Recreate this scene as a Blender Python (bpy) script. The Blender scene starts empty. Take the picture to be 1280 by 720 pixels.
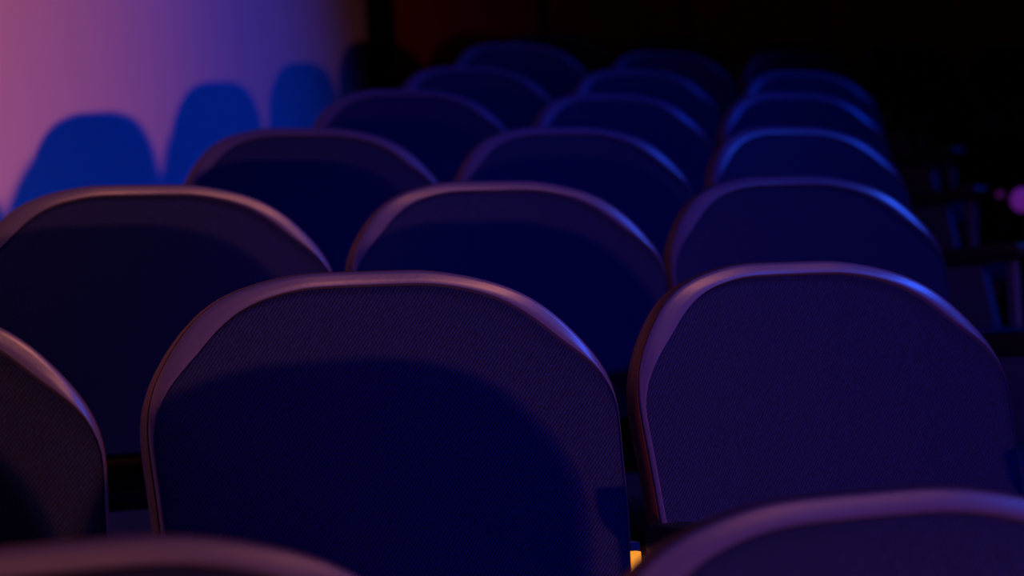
import bpy, bmesh, math, random
from mathutils import Vector, Matrix

random.seed(4)
S = bpy.context.scene
COL = S.collection
Z0 = 1.95                      # eye height above the lowest floor

# ------------------------------------------------------------------ camera
F = Vector((0.44301, 0.89610, 0.02745)).normalized()
R = Vector((0.89586, -0.44132, -0.05163)); R = (R - F * R.dot(F)).normalized()
U = R.cross(F)
cam_d = bpy.data.cameras.new('camera')
cam_d.sensor_width = 36.0
cam_d.lens = 2442.8 / 1280 * 36.0
cam_d.clip_start = 0.02
cam_d.dof.use_dof = True
cam_d.dof.focus_distance = 2.0
cam_d.dof.aperture_fstop = 4.1
cam = bpy.data.objects.new('camera', cam_d)
COL.objects.link(cam)
cam.matrix_world = Matrix(((R.x, U.x, -F.x, 0), (R.y, U.y, -F.y, 0), (R.z, U.z, -F.z, Z0), (0, 0, 0, 1)))
S.camera = cam

# ------------------------------------------------------------------ world, stage lights, exposure
w = bpy.data.worlds.new('dark_hall'); S.world = w; w.use_nodes = True
w.node_tree.nodes['Background'].inputs[0].default_value = (0.02, 0.012, 0.03, 1)
w.node_tree.nodes['Background'].inputs[1].default_value = 0.02
S.view_settings.view_transform = 'Standard'
S.view_settings.look = 'None'
S.view_settings.exposure = 0.0
S.view_settings.gamma = 1.0
S.view_settings.use_curve_mapping = False


def spot(name, loc, aim, color, power, size_deg, blend, radius):
    l = bpy.data.lights.new(name, 'SPOT')
    l.color = color; l.energy = power; l.spot_size = math.radians(size_deg); l.spot_blend = blend
    l.shadow_soft_size = radius
    o = bpy.data.objects.new(name, l); COL.objects.link(o)
    o.location = loc
    o.rotation_euler = (Vector(aim) - Vector(loc)).to_track_quat('-Z', 'Y').to_euler()
    return o


PINK = Vector((2.33, -10.63, Z0 - 1.76))
spot('stage_flood_orange', PINK, (-0.25, 2.60, Z0 + 0.30), (1.0, 0.20, 0.06), 5400, 19, 1.0, 0.10)
spot('stage_flood_magenta', PINK + Vector((0.2, 0, 0)), (-0.25, 2.60, Z0 + 0.30), (1.0, 0.26, 0.30), 1450, 32, 1.0, 0.10)
spot('stage_spot_blue', (-2.0, -8.0, Z0 + 2.0), (1.66, 2.35, Z0 - 0.10), (0.0, 0.035, 1.0), 2450, 12.2, 1.0, 0.12)
spot('side_spot_blue', (6.5, 1.5, Z0 + 4.6), (1.95, 4.85, Z0 + 0.25), (0.0, 0.05, 1.0), 850, 34, 1.0, 0.20)
spot('side_spot_blue', (6.4, 1.4, Z0 + 4.7), (1.20, 2.30, Z0 + 0.05), (0.02, 0.10, 1.0), 700, 36, 1.0, 0.20)  # extra cone beside the previous one, added for blue highlights on the front rows' shoulders
spot('rim_spot_warm', (3.5, 1.4, Z0 + 5.2), (0.22, 2.00, Z0 + 0.1), (1.0, 0.32, 0.20), 420, 22, 1.0, 0.45)
spot('rim_spot_warm', (0.35, 0.05, Z0 + 4.2), (0.05, 1.12, Z0 - 0.12), (1.0, 0.30, 0.13), 110, 15, 1.0, 0.30)  # unseen extra spot, added for an orange highlight on the front-left rim
spot('rim_spot_warm', (2.4, 2.15, Z0 + 5.0), (0.72, 2.55, Z0 + 0.24), (1.0, 0.30, 0.13), 190, 11, 1.0, 0.30)  # another unseen spot, added to brighten the rim of one wall-end seat

# ------------------------------------------------------------------ materials


def new_mat(name):
    m = bpy.data.materials.new(name); m.use_nodes = True
    return m, m.node_tree.nodes, m.node_tree.links, m.node_tree.nodes['Principled BSDF']


def plain(name, color, rough=0.6, metal=0.0, noise=0.0, scale=40, bump=0.0, spec=0.5):
    m, n, l, b = new_mat(name)
    b.inputs['Roughness'].default_value = rough
    b.inputs['Metallic'].default_value = metal
    b.inputs['Specular IOR Level'].default_value = spec
    tc = n.new('ShaderNodeTexCoord'); nz = n.new('ShaderNodeTexNoise')
    nz.inputs['Scale'].default_value = scale; nz.inputs['Detail'].default_value = 4
    l.new(tc.outputs['Object'], nz.inputs['Vector'])
    mr = n.new('ShaderNodeMapRange')
    mr.inputs['To Min'].default_value = 1 - noise; mr.inputs['To Max'].default_value = 1 + noise
    l.new(nz.outputs['Fac'], mr.inputs['Value'])
    mx = n.new('ShaderNodeVectorMath'); mx.operation = 'SCALE'
    mx.inputs[0].default_value = color
    l.new(mr.outputs['Result'], mx.inputs['Scale'])
    l.new(mx.outputs['Vector'], b.inputs['Base Color'])
    if bump:
        bp = n.new('ShaderNodeBump'); bp.inputs['Strength'].default_value = bump; bp.inputs['Distance'].default_value = 0.002
        l.new(nz.outputs['Fac'], bp.inputs['Height']); l.new(bp.outputs['Normal'], b.inputs['Normal'])
    return m


def twill(name, dark, light):
    m, n, l, b = new_mat(name)
    b.inputs['Roughness'].default_value = 0.85
    b.inputs['Specular IOR Level'].default_value = 0.15
    tc = n.new('ShaderNodeTexCoord')
    mp = n.new('ShaderNodeMapping'); mp.inputs['Rotation'].default_value = (0, math.radians(-40), 0)
    l.new(tc.outputs['Object'], mp.inputs['Vector'])
    wv = n.new('ShaderNodeTexWave'); wv.wave_type = 'BANDS'; wv.bands_direction = 'X'
    wv.inputs['Scale'].default_value = 105; wv.inputs['Distortion'].default_value = 3.2
    wv.inputs['Detail'].default_value = 2; wv.inputs['Detail Scale'].default_value = 3
    l.new(mp.outputs['Vector'], wv.inputs['Vector'])
    nz = n.new('ShaderNodeTexNoise'); nz.inputs['Scale'].default_value = 420; nz.inputs['Detail'].default_value = 3
    l.new(tc.outputs['Object'], nz.inputs['Vector'])
    ml = n.new('ShaderNodeMath'); ml.operation = 'MULTIPLY'
    l.new(wv.outputs['Fac'], ml.inputs[0]); l.new(nz.outputs['Fac'], ml.inputs[1])
    rp = n.new('ShaderNodeValToRGB')
    rp.color_ramp.elements[0].position = 0.05; rp.color_ramp.elements[0].color = (*dark, 1)
    rp.color_ramp.elements[1].position = 0.55; rp.color_ramp.elements[1].color = (*light, 1)
    l.new(ml.outputs['Value'], rp.inputs['Fac']); l.new(rp.outputs['Color'], b.inputs['Base Color'])
    bp = n.new('ShaderNodeBump'); bp.inputs['Strength'].default_value = 0.35; bp.inputs['Distance'].default_value = 0.001
    l.new(ml.outputs['Value'], bp.inputs['Height']); l.new(bp.outputs['Normal'], b.inputs['Normal'])
    return m


def glow(name, color, strength):
    m, n, l, b = new_mat(name)
    b.inputs['Base Color'].default_value = (*color, 1)
    b.inputs['Emission Color'].default_value = (*color, 1)
    b.inputs['Emission Strength'].default_value = strength
    return m


M = {
    'fabric': twill('navy_twill', (0.0004, 0.003, 0.022), (0.0048, 0.014, 0.090)),
    'band': plain('navy_vinyl', (0.045, 0.05, 0.13), 0.34, 0, 0.08, 160, 0.06),
    'shell': plain('red_brown_shell', (0.05, 0.016, 0.011), 0.5, 0, 0.2, 25),
    'black': plain('black_plastic', (0.008, 0.008, 0.009), 0.5, 0, 0.1, 60, 0, 0.3),
    'steel': plain('blue_painted_steel', (0.05, 0.055, 0.10), 0.5, 0, 0.1, 30),
    'wall': plain('pale_plaster', (0.62, 0.60, 0.58), 0.9, 0, 0.04, 6, 0.2, 0.1),
    'panel': plain('dark_red_panel', (0.25, 0.025, 0.022), 0.8, 0, 0.25, 5, 0, 0.1),
    'joint': plain('black_backing', (0.004, 0.003, 0.003), 0.9, 0, 0.1, 10, 0, 0.1),
    'carpet': plain('dark_carpet', (0.012, 0.010, 0.016), 0.95, 0, 0.3, 200, 0.4, 0.05),
    'nosing': plain('dark_nosing', (0.02, 0.02, 0.022), 0.6, 0, 0.1, 50),
    'lens': plain('red_plate', (0.16, 0.015, 0.012), 0.3, 0, 0.1, 50),  # number plate of the ordinary seats
    'amber': glow('amber_plate_glow', (1.0, 0.34, 0.02), 0.95),  # orange lamp's reflection on one number plate, put in as emission
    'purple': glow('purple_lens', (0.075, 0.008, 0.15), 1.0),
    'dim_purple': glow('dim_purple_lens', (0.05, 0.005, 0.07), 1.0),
}

# ------------------------------------------------------------------ helpers


def link(name, bm, mat, parent=None, smooth=False, auto=None):
    bmesh.ops.recalc_face_normals(bm, faces=bm.faces)
    me = bpy.data.meshes.new(name); bm.to_mesh(me); bm.free()
    me.materials.append(mat)
    if smooth:
        for p in me.polygons: p.use_smooth = True
    if auto is not None:
        me.set_sharp_from_angle(angle=math.radians(auto))
    o = bpy.data.objects.new(name, me); COL.objects.link(o)
    if parent: o.parent = parent
    return o


def box(bm, x0, x1, y0, y1, z0, z1, bevel=0.0, seg=2):
    vs = [bm.verts.new(p) for p in ((x0, y0, z0), (x1, y0, z0), (x1, y1, z0), (x0, y1, z0),
                                    (x0, y0, z1), (x1, y0, z1), (x1, y1, z1), (x0, y1, z1))]
    fs = [bm.faces.new([vs[i] for i in f]) for f in ((0, 1, 2, 3), (4, 5, 6, 7), (0, 1, 5, 4), (1, 2, 6, 5), (2, 3, 7, 6), (3, 0, 4, 7))]
    if bevel:
        es = list({e for f in fs for e in f.edges})
        bmesh.ops.bevel(bm, geom=es, offset=bevel, segments=seg, profile=0.6, affect='EDGES')


def prism_x(bm, pts, x0, x1, bevel=0.0):
    """outline in (y, z) extruded along x"""
    a = [bm.verts.new((x0, y, z)) for y, z in pts]; b = [bm.verts.new((x1, y, z)) for y, z in pts]
    fs = [bm.faces.new(a), bm.faces.new(b[::-1])]
    n = len(pts)
    for i in range(n): fs.append(bm.faces.new((a[i], a[(i + 1) % n], b[(i + 1) % n], b[i])))
    if bevel:
        es = list({e for f in fs for e in f.edges})
        bmesh.ops.bevel(bm, geom=es, offset=bevel, segments=2, profile=0.6, affect='EDGES')


def prism_z(bm, pts, z0, z1):
    a = [bm.verts.new((x, y, z0)) for x, y in pts]; b = [bm.verts.new((x, y, z1)) for x, y in pts]
    bm.faces.new(a); bm.faces.new(b[::-1]); n = len(pts)
    for i in range(n): bm.faces.new((a[i], a[(i + 1) % n], b[(i + 1) % n], b[i]))


def struct(o, label=None):
    o['kind'] = 'structure'
    if label: o['label'] = label
    return o


# ------------------------------------------------------------------ layout of the raked hall
ROWS = [(0.2663, 1.1106, -0.0604), (0.7339, 1.8490, 0.1215), (1.2460, 2.5941, 0.2873), (1.7561, 3.3190, 0.4532),
        (2.2741, 4.0549, 0.6277), (2.7860, 4.7874, 0.7983), (3.2990, 5.5159, 0.9805), (3.8120, 6.2450, 1.1560)]
PITCH = 0.52575
REF = 0.929                              # backrest reference point above its own tier
WD = Vector((0.51, 0.735, 0)).normalized()      # direction of the left wall
WN = Vector((-WD.y, WD.x, 0))
WOFF = 1.57
YBACK = 6.80


def wall_x(y):                            # wall face: WN . p = WOFF
    return (WN.y * y - WOFF) / -WN.x


tier_z = lambda j: Z0 + ROWS[j][2] - REF
fronts = [r[1] - 0.56 for r in ROWS]
# steps down in front of the lowest row, then the flat floor before the stage
bm = bmesh.new()
prism_z(bm, [(wall_x(-12), -12), (9, -12), (9, fronts[0] - 0.735 * 4), (wall_x(fronts[0] - 0.735 * 4), fronts[0] - 0.735 * 4)], -0.2, 0.0)
struct(link('floor', bm, M['carpet']))
edges = [fronts[0] - 0.735 * k for k in (4, 3, 2, 1)] + fronts + [YBACK]
tops = [tier_z(0) - 0.176 * k for k in (4, 3, 2, 1)] + [tier_z(j) for j in range(8)]
for k in range(len(tops)):
    y0, y1, zt = edges[k], edges[k + 1], tops[k]
    bm = bmesh.new()
    prism_z(bm, [(wall_x(y0), y0), (9, y0), (9, y1), (wall_x(y1), y1)], -0.2, zt)
    t = struct(link('floor', bm, M['carpet']))
    bm = bmesh.new(); box(bm, wall_x(y0) + 0.03, 9, y0 - 0.006, y0 + 0.03, zt - 0.03, zt + 0.004, 0.003)
    link('step_nosing', bm, M['nosing'], t)

# left wall: pale plaster, a slab along the slanted side of the block
HT = 7.6
p0 = Vector((wall_x(-12), -12, 0)); p1 = Vector((wall_x(YBACK), YBACK, 0)); thick = WN * 0.2
bm = bmesh.new()
prism_z(bm, [(p0.x, p0.y), (p1.x, p1.y), (p1.x + thick.x, p1.y + thick.y), (p0.x + thick.x, p0.y + thick.y)], -0.2, HT)
struct(link('wall_left', bm, M['wall']))
# back wall: dark red panels with black joints
bm = bmesh.new(); box(bm, p1.x - 0.3, 9.2, YBACK + 0.03, YBACK + 0.25, -0.2, HT)
wb = struct(link('wall_back', bm, M['joint']))
x = p1.x + 0.12; first = None
while x < 8.9:
    wdt = 0.62
    if first is None:
        bm = bmesh.new(); box(bm, 0, wdt, YBACK, YBACK + 0.04, Z0 + 0.2, HT, 0.006)
        first = link('wall_panel', bm, M['panel'], wb); o = first
    else:
        o = first.copy(); COL.objects.link(o)
    o.location.x = x; x += wdt + 0.05
bm = bmesh.new(); box(bm, 9.0, 9.2, -12, YBACK + 0.25, -0.2, HT)
struct(link('wall_right', bm, M['panel']))

# ------------------------------------------------------------------ theatre seat
REC = -0.23395; WRAP = 0.04024; VB = -0.00735; HW = 0.25
HALF = [(0.0, -0.0484), (0.0150, -0.0484), (0.0304, -0.0485), (0.0463, -0.0487), (0.0630, -0.0494), (0.0802, -0.0513),
        (0.0982, -0.0545), (0.1170, -0.0589), (0.1367, -0.0649), (0.1565, -0.0732), (0.1754, -0.0846), (0.1926, -0.0990),
        (0.2081, -0.1159), (0.2225, -0.1348), (0.2349, -0.1558), (0.2432, -0.1787), (0.2464, -0.2029), (0.2461, -0.2273),
        (0.2447, -0.2520), (0.2437, -0.2776), (0.2427, -0.3047), (0.2411, -0.3337), (0.2381, -0.3647), (0.2360, -0.3900), (0.2330, -0.4150)]
COARSE = [Vector((-u, v)) for u, v in HALF[:0:-1]] + [Vector(p) for p in HALF]
OUT = []
for k in range(len(COARSE) - 1):          # Catmull-Rom refinement
    q0, q1, q2, q3 = COARSE[max(k - 1, 0)], COARSE[k], COARSE[k + 1], COARSE[min(k + 2, len(COARSE) - 1)]
    for t in (0.0, 0.5):
        OUT.append(0.5 * (2 * q1 + (q2 - q0) * t + (2 * q0 - 5 * q1 + 4 * q2 - q3) * t * t + (3 * q1 - q0 - 3 * q2 + q3) * t ** 3))
OUT.append(COARSE[-1])
OUT = [tuple(p) for p in OUT]
N = len(OUT)


def place(u, v, wd):
    """panel coordinates (across, up, out of the panel towards the sitter) to chair space"""
    y = -v * math.sin(REC) - WRAP * (u / HW) ** 2 - VB * (v / 0.3) ** 2
    return Vector((u, y - wd * math.cos(REC), REF + v * math.cos(REC) - wd * math.sin(REC)))


def normals():
    ns = []
    for i in range(N):
        a = Vector(OUT[max(i - 3, 0)]); b = Vector(OUT[min(i + 3, N - 1)]); t = (b - a).normalized()
        ns.append(Vector((t.y, -t.x)))      # points inwards (outline runs left -> top -> right)
    return ns


NRM = normals()


def smooth01(t):
    t = max(0.0, min(1.0, t)); return t * t * (3 - 2 * t)


def inset(i):
    """width of the border strip: broad over the top and shoulders, a thin welt lower down the sides"""
    u, v = OUT[i]
    k = smooth01((-v - 0.105) / 0.11)
    sh = 0.005 * math.exp(-((abs(u) - 0.19) / 0.05) ** 2)
    return (0.0175 + sh) * (1 - k) + 0.0030 * k


def ring(bm, off, wd):
    out = []
    for i in range(N):
        o = off(i) if callable(off) else off
        d = wd(i) if callable(wd) else wd
        p = Vector(OUT[i]) + NRM[i] * o
        out.append(bm.verts.new(place(p.x, p.y, d)))
    return out


def skin(bm, rings, close=False):
    for a, b in zip(rings, rings[1:]):
        for i in range(N - 1): bm.faces.new((a[i], a[i + 1], b[i + 1], b[i]))


def back_parts(root):
    # shell behind and around the cushion
    bm = bmesh.new()
    rs = [ring(bm, 0.004, -0.003), ring(bm, -0.001, -0.003), ring(bm, -0.003, -0.008), ring(bm, -0.003, -0.024), ring(bm, 0.002, -0.031), ring(bm, 0.02, -0.036)]
    for f in (0.75, 0.5, 0.25, 0.03):
        row = []
        for i in range(N):
            p = Vector(OUT[i]) + NRM[i] * 0.02; c = Vector((0, -0.26)); q = c + (p - c) * f
            row.append(bm.verts.new(place(q.x, q.y, -0.036 - 0.010 * (1 - f))))
        rs.append(row)
    skin(bm, rs); bm.faces.new(rs[-1])
    lo = [r[0] for r in rs]; hi = [r[-1] for r in rs]
    for a in range(len(rs) - 1): bm.faces.new((lo[a], lo[a + 1], hi[a + 1], hi[a]))
    shell = link('backrest', bm, M['shell'], root, True, 40)
    # border strip: rounded edge of the cushion
    bm = bmesh.new()
    prof = [(0.0, -0.003), (0.0, -0.0005), (0.04, 0.0010), (0.30, 0.0042), (0.60, 0.0078), (0.92, 0.0112), (0.98, 0.0114), (1.0, 0.010), (1.02, -0.003)]
    rs = []
    for a, h in prof:
        rs.append(ring(bm, (lambda i, a=a: inset(i) * a), (lambda i, h=h: h * min(1.0, 0.35 + inset(i) / 0.018))))
    skin(bm, rs)
    link('border_strip', bm, M['band'], shell, True, 60)
    # front panel of twill, slightly pillowed
    e0 = lambda e: e / 0.03
    bm = bmesh.new(); rs = []
    for e, h in ((0.0, -0.003), (0.0006, 0.0062), (0.004, 0.0078), (0.012, 0.0092), (0.03, 0.0112)):
        rs.append(ring(bm, (lambda i, e=e: inset(i) + 0.0004 + e), (lambda i, h=h: h * (0.55 + 0.45 * min(1.0, inset(i) / 0.018 + e0(e)))) if h > 0 else h))
    base = [Vector(OUT[i]) + NRM[i] * (inset(i) + 0.0304) for i in range(N)]
    c = Vector((0, -0.27))
    for f in (0.85, 0.7, 0.55, 0.4, 0.25, 0.12, 0.02):
        rs.append([bm.verts.new(place(c.x + (p.x - c.x) * f, c.y + (p.y - c.y) * f, 0.0112 + 0.005 * (1 - f * f))) for p in base])
    skin(bm, rs); bm.faces.new(rs[-1])
    lo = [r[0] for r in rs]; hi = [r[-1] for r in rs]
    for a in range(len(rs) - 1): bm.faces.new((lo[a], lo[a + 1], hi[a + 1], hi[a]))
    link('front_panel', bm, M['fabric'], shell, True, 60)
    return shell


PAD_TOP = REF - 0.049 - 0.262             # armrest height above the tier


def make_armrest():
    """standard shared by two seats: pad, side panel, front post, foot"""
    root = bpy.data.objects.new('armrest', None); COL.objects.link(root)
    root.empty_display_size = 0.05
    bm = bmesh.new(); pts = []
    z1, z0 = PAD_TOP, PAD_TOP - 0.036
    for k in range(7):                    # rounded nose
        a = math.pi / 2 + math.pi * k / 6; pts.append((-0.385 + 0.018 * math.cos(a), (z0 + z1) / 2 + 0.018 * math.sin(a)))
    pts += [(-0.160, z0), (-0.140, z0 + 0.008), (-0.140, z1 - 0.004), (-0.160, z1)]
    prism_x(bm, pts, -0.021, 0.021, 0.006)
    link('armrest_pad', bm, M['black'], root, True, 40)
    bm = bmesh.new()
    prism_x(bm, [(-0.02, z0), (-0.275, z0), (-0.315, 0.43), (-0.30, 0.36), (-0.24, 0.30), (-0.20, 0.03), (-0.08, 0.03), (-0.06, 0.36), (-0.02, 0.44)], -0.008, 0.008, 0.003)
    link('side_panel', bm, M['steel'], root)
    bm = bmesh.new(); box(bm, -0.008, 0.008, -0.372, -0.345, 0.39, z0 + 0.002, 0.004)
    box(bm, -0.007, 0.007, -0.36, -0.28, 0.37, 0.395, 0.003)
    link('front_post', bm, M['steel'], root)
    bm = bmesh.new(); box(bm, -0.012, 0.012, -0.26, -0.02, 0.0, 0.032, 0.004)
    link('foot', bm, M['black'], root)
    return root


def make_seat():
    root = bpy.data.objects.new('theatre_seat', None); COL.objects.link(root)
    root.empty_display_size = 0.1
    shell = back_parts(root)
    bm = bmesh.new(); box(bm, -0.235, 0.235, -0.52, -0.14, 0.375, 0.455, 0.03, 4)
    link('seat_cushion', bm, M['fabric'], root, True, 50)
    bm = bmesh.new(); box(bm, -0.225, 0.225, -0.505, -0.15, 0.345, 0.385, 0.012)
    link('seat_pan', bm, M['shell'], root, True, 40)
    for s in (-1, 1):                     # pivot arms under the pan and brackets to the backrest
        bm = bmesh.new(); box(bm, min(s * 0.215, s * 0.248), max(s * 0.215, s * 0.248), -0.24, -0.19, 0.352, 0.378, 0.004)
        link('pivot', bm, M['black'], root)
        bm = bmesh.new(); box(bm, min(s * 0.205, s * 0.248), max(s * 0.205, s * 0.248), -0.075, -0.045, REF - 0.40, REF - 0.37, 0.004)
        link('back_bracket', bm, M['black'], root)
    # small number plate and its cap at the foot of the backrest edge
    a = place(0.2395, -0.350, 0.004)
    bm = bmesh.new(); box(bm, a.x - 0.004, a.x + 0.006, a.y - 0.006, a.y + 0.012, a.z - 0.006, a.z + 0.003, 0.001)
    link('plate_cap', bm, M['steel'], shell)
    bm = bmesh.new(); box(bm, a.x - 0.0035, a.x + 0.0065, a.y - 0.007, a.y + 0.012, a.z - 0.031, a.z - 0.007, 0.001)
    link('number_plate', bm, M['lens'], shell)
    return root


def copy_seat(src):
    """a thing, its parts and their sub-parts; meshes stay shared"""
    r = src.copy(); COL.objects.link(r)
    for ch in src.children:
        c = ch.copy(); COL.objects.link(c); c.parent = r
        for g in ch.children:
            d = g.copy(); COL.objects.link(d); d.parent = c
    return r


SEAT = make_seat(); seat_used = False
# measured places: row, column, x, y, backrest height correction, turn
SEATS = {
    (0, 0): (0.2560, 1.1359, 0.005, 0.008), (0, 1): (0.7840, 1.0895, -0.006, -0.087),
    (1, -1): (0.2029, 1.8433, -0.007, 0.002), (1, 0): (0.7488, 1.8656, 0.005, -0.034), (1, 1): (1.2625, 1.8580, 0.0, 0.019),
    (2, -1): (0.7242, 2.5896, -0.003, -0.016), (2, 0): (1.2410, 2.5783, -0.004, -0.034), (2, 1): (1.7678, 2.5938, 0.0, -0.056),
    (3, -1): (1.2309, 3.3202, -0.002, -0.002), (3, 0): (1.7518, 3.3152, 0.0, -0.048), (3, 1): (2.2851, 3.3266, 0.003, 0.052),
    (4, -1): (1.7484, 4.0590, 0.001, -0.017), (4, 0): (2.2779, 4.0582, -0.003, 0.030), (4, 1): (2.7970, 4.0595, 0.005, -0.005),
    (5, -1): (2.2614, 4.7949, 0.0, 0.027), (5, 0): (2.7804, 4.7991, 0.001, 0.021), (5, 1): (3.3226, 4.7698, 0.0, 0.014),
    (6, -1): (2.7675, 5.5208, 0.009, -0.014), (6, 0): (3.3070, 5.5081, -0.008, -0.002), (6, 1): (3.8200, 5.5159, 0.0, 0.0),
}
for i in (-1, 0, 1, 2, 3):
    SEATS[(7, i)] = (ROWS[7][0] + i * PITCH, ROWS[7][1], 0.0, 0.0)

ROWN = ['lowest row', 'second row up', 'third row up', 'fourth row up', 'fifth row up', 'sixth row up', 'seventh row up', 'topmost row']
for (j, i), (x, y, dz, a) in SEATS.items():
    o = copy_seat(SEAT) if seat_used else SEAT
    seat_used = True
    o.location = (x, y, tier_z(j))
    for ch in o.children:
        if ch.name.split('.')[0] != 'backrest': continue
        ch.location.z = dz; ch.rotation_euler.z = a
        for g in ch.children:
            if (j, i) == (1, 0) and g.name.split('.')[0] == 'number_plate':
                g.data = g.data.copy(); g.data.materials[0] = M['amber']; g['label'] = 'small number plate, amber reflection put in as glow'
    o['category'] = 'seat'; o['group'] = 'navy theatre seats in raked rows'
    if j == 0:
        where = ('nearer the pale wall', 'farther from the pale wall')[i]
    elif j < 7:
        where = {-1: 'at the pale wall end', 0: 'in the middle', 1: 'at the aisle end'}[i]
    else:
        where = {-1: 'at the pale wall end', 0: 'second from the wall', 1: 'third from the wall', 2: 'fourth from the wall', 3: 'at the far end'}[i]
    extra = ', amber reflection added to its number plate' if (j, i) == (1, 0) else ''
    o['label'] = 'navy theatre seat %s of the %s%s' % (where, ROWN[j], extra)

# armrests: one between each pair of seats and one at each end of a row
ARM = make_armrest(); arm_used = False
for j in range(8):
    cols = sorted(i for (r, i) in SEATS if r == j)
    xs = [SEATS[(j, i)][0] for i in cols]; ys = [SEATS[(j, i)][1] for i in cols]
    n = len(xs)
    for k in range(n + 1):
        if k == 0: x, y, where = xs[0] - PITCH / 2 - 0.004, ys[0], 'at the pale wall end'
        elif k == n: x, y, where = xs[-1] + PITCH / 2 + 0.004, ys[-1], 'at the aisle end'
        else:
            x, y = (xs[k - 1] + xs[k]) / 2, (ys[k - 1] + ys[k]) / 2
            where = 'between the %s and %s seats from the wall' % (('first', 'second', 'third', 'fourth', 'fifth')[k - 1], ('second', 'third', 'fourth', 'fifth')[k - 1])
        o = copy_seat(ARM) if arm_used else ARM
        arm_used = True
        o.location = (x, y, tier_z(j))
        o['category'] = 'armrest'; o['group'] = 'black padded armrests between the theatre seats'
        o['label'] = 'black armrest %s of the %s' % (where, ROWN[j])

# ------------------------------------------------------------------ small purple lamps across the aisle


def aisle_lamp(x, y, z, r, mat, label):
    p = Vector((x, y, z))
    zf = 0.0
    for k in range(len(tops)):
        if edges[k] <= p.y: zf = tops[k]
    root = bpy.data.objects.new('aisle_lamp', None); COL.objects.link(root); root.location = (p.x, p.y, zf)
    h = p.z - zf
    bm = bmesh.new(); bmesh.ops.create_uvsphere(bm, u_segments=20, v_segments=12, radius=r)
    for v in bm.verts: v.co.z += h
    link('lamp_globe', bm, M[mat], root, True)
    bm = bmesh.new(); bmesh.ops.create_cone(bm, cap_ends=True, segments=12, radius1=0.012, radius2=0.010, depth=h - r * 0.9)
    for v in bm.verts: v.co.z += (h - r * 0.9) / 2
    link('lamp_post', bm, M['black'], root, True, 40)
    bm = bmesh.new(); bmesh.ops.create_cone(bm, cap_ends=True, segments=20, radius1=0.07, radius2=0.06, depth=0.02)
    for v in bm.verts: v.co.z += 0.01
    link('lamp_base', bm, M['black'], root, True, 40)
    root['label'] = label; root['category'] = 'lamp'; root['group'] = 'purple lamps by the aisle'


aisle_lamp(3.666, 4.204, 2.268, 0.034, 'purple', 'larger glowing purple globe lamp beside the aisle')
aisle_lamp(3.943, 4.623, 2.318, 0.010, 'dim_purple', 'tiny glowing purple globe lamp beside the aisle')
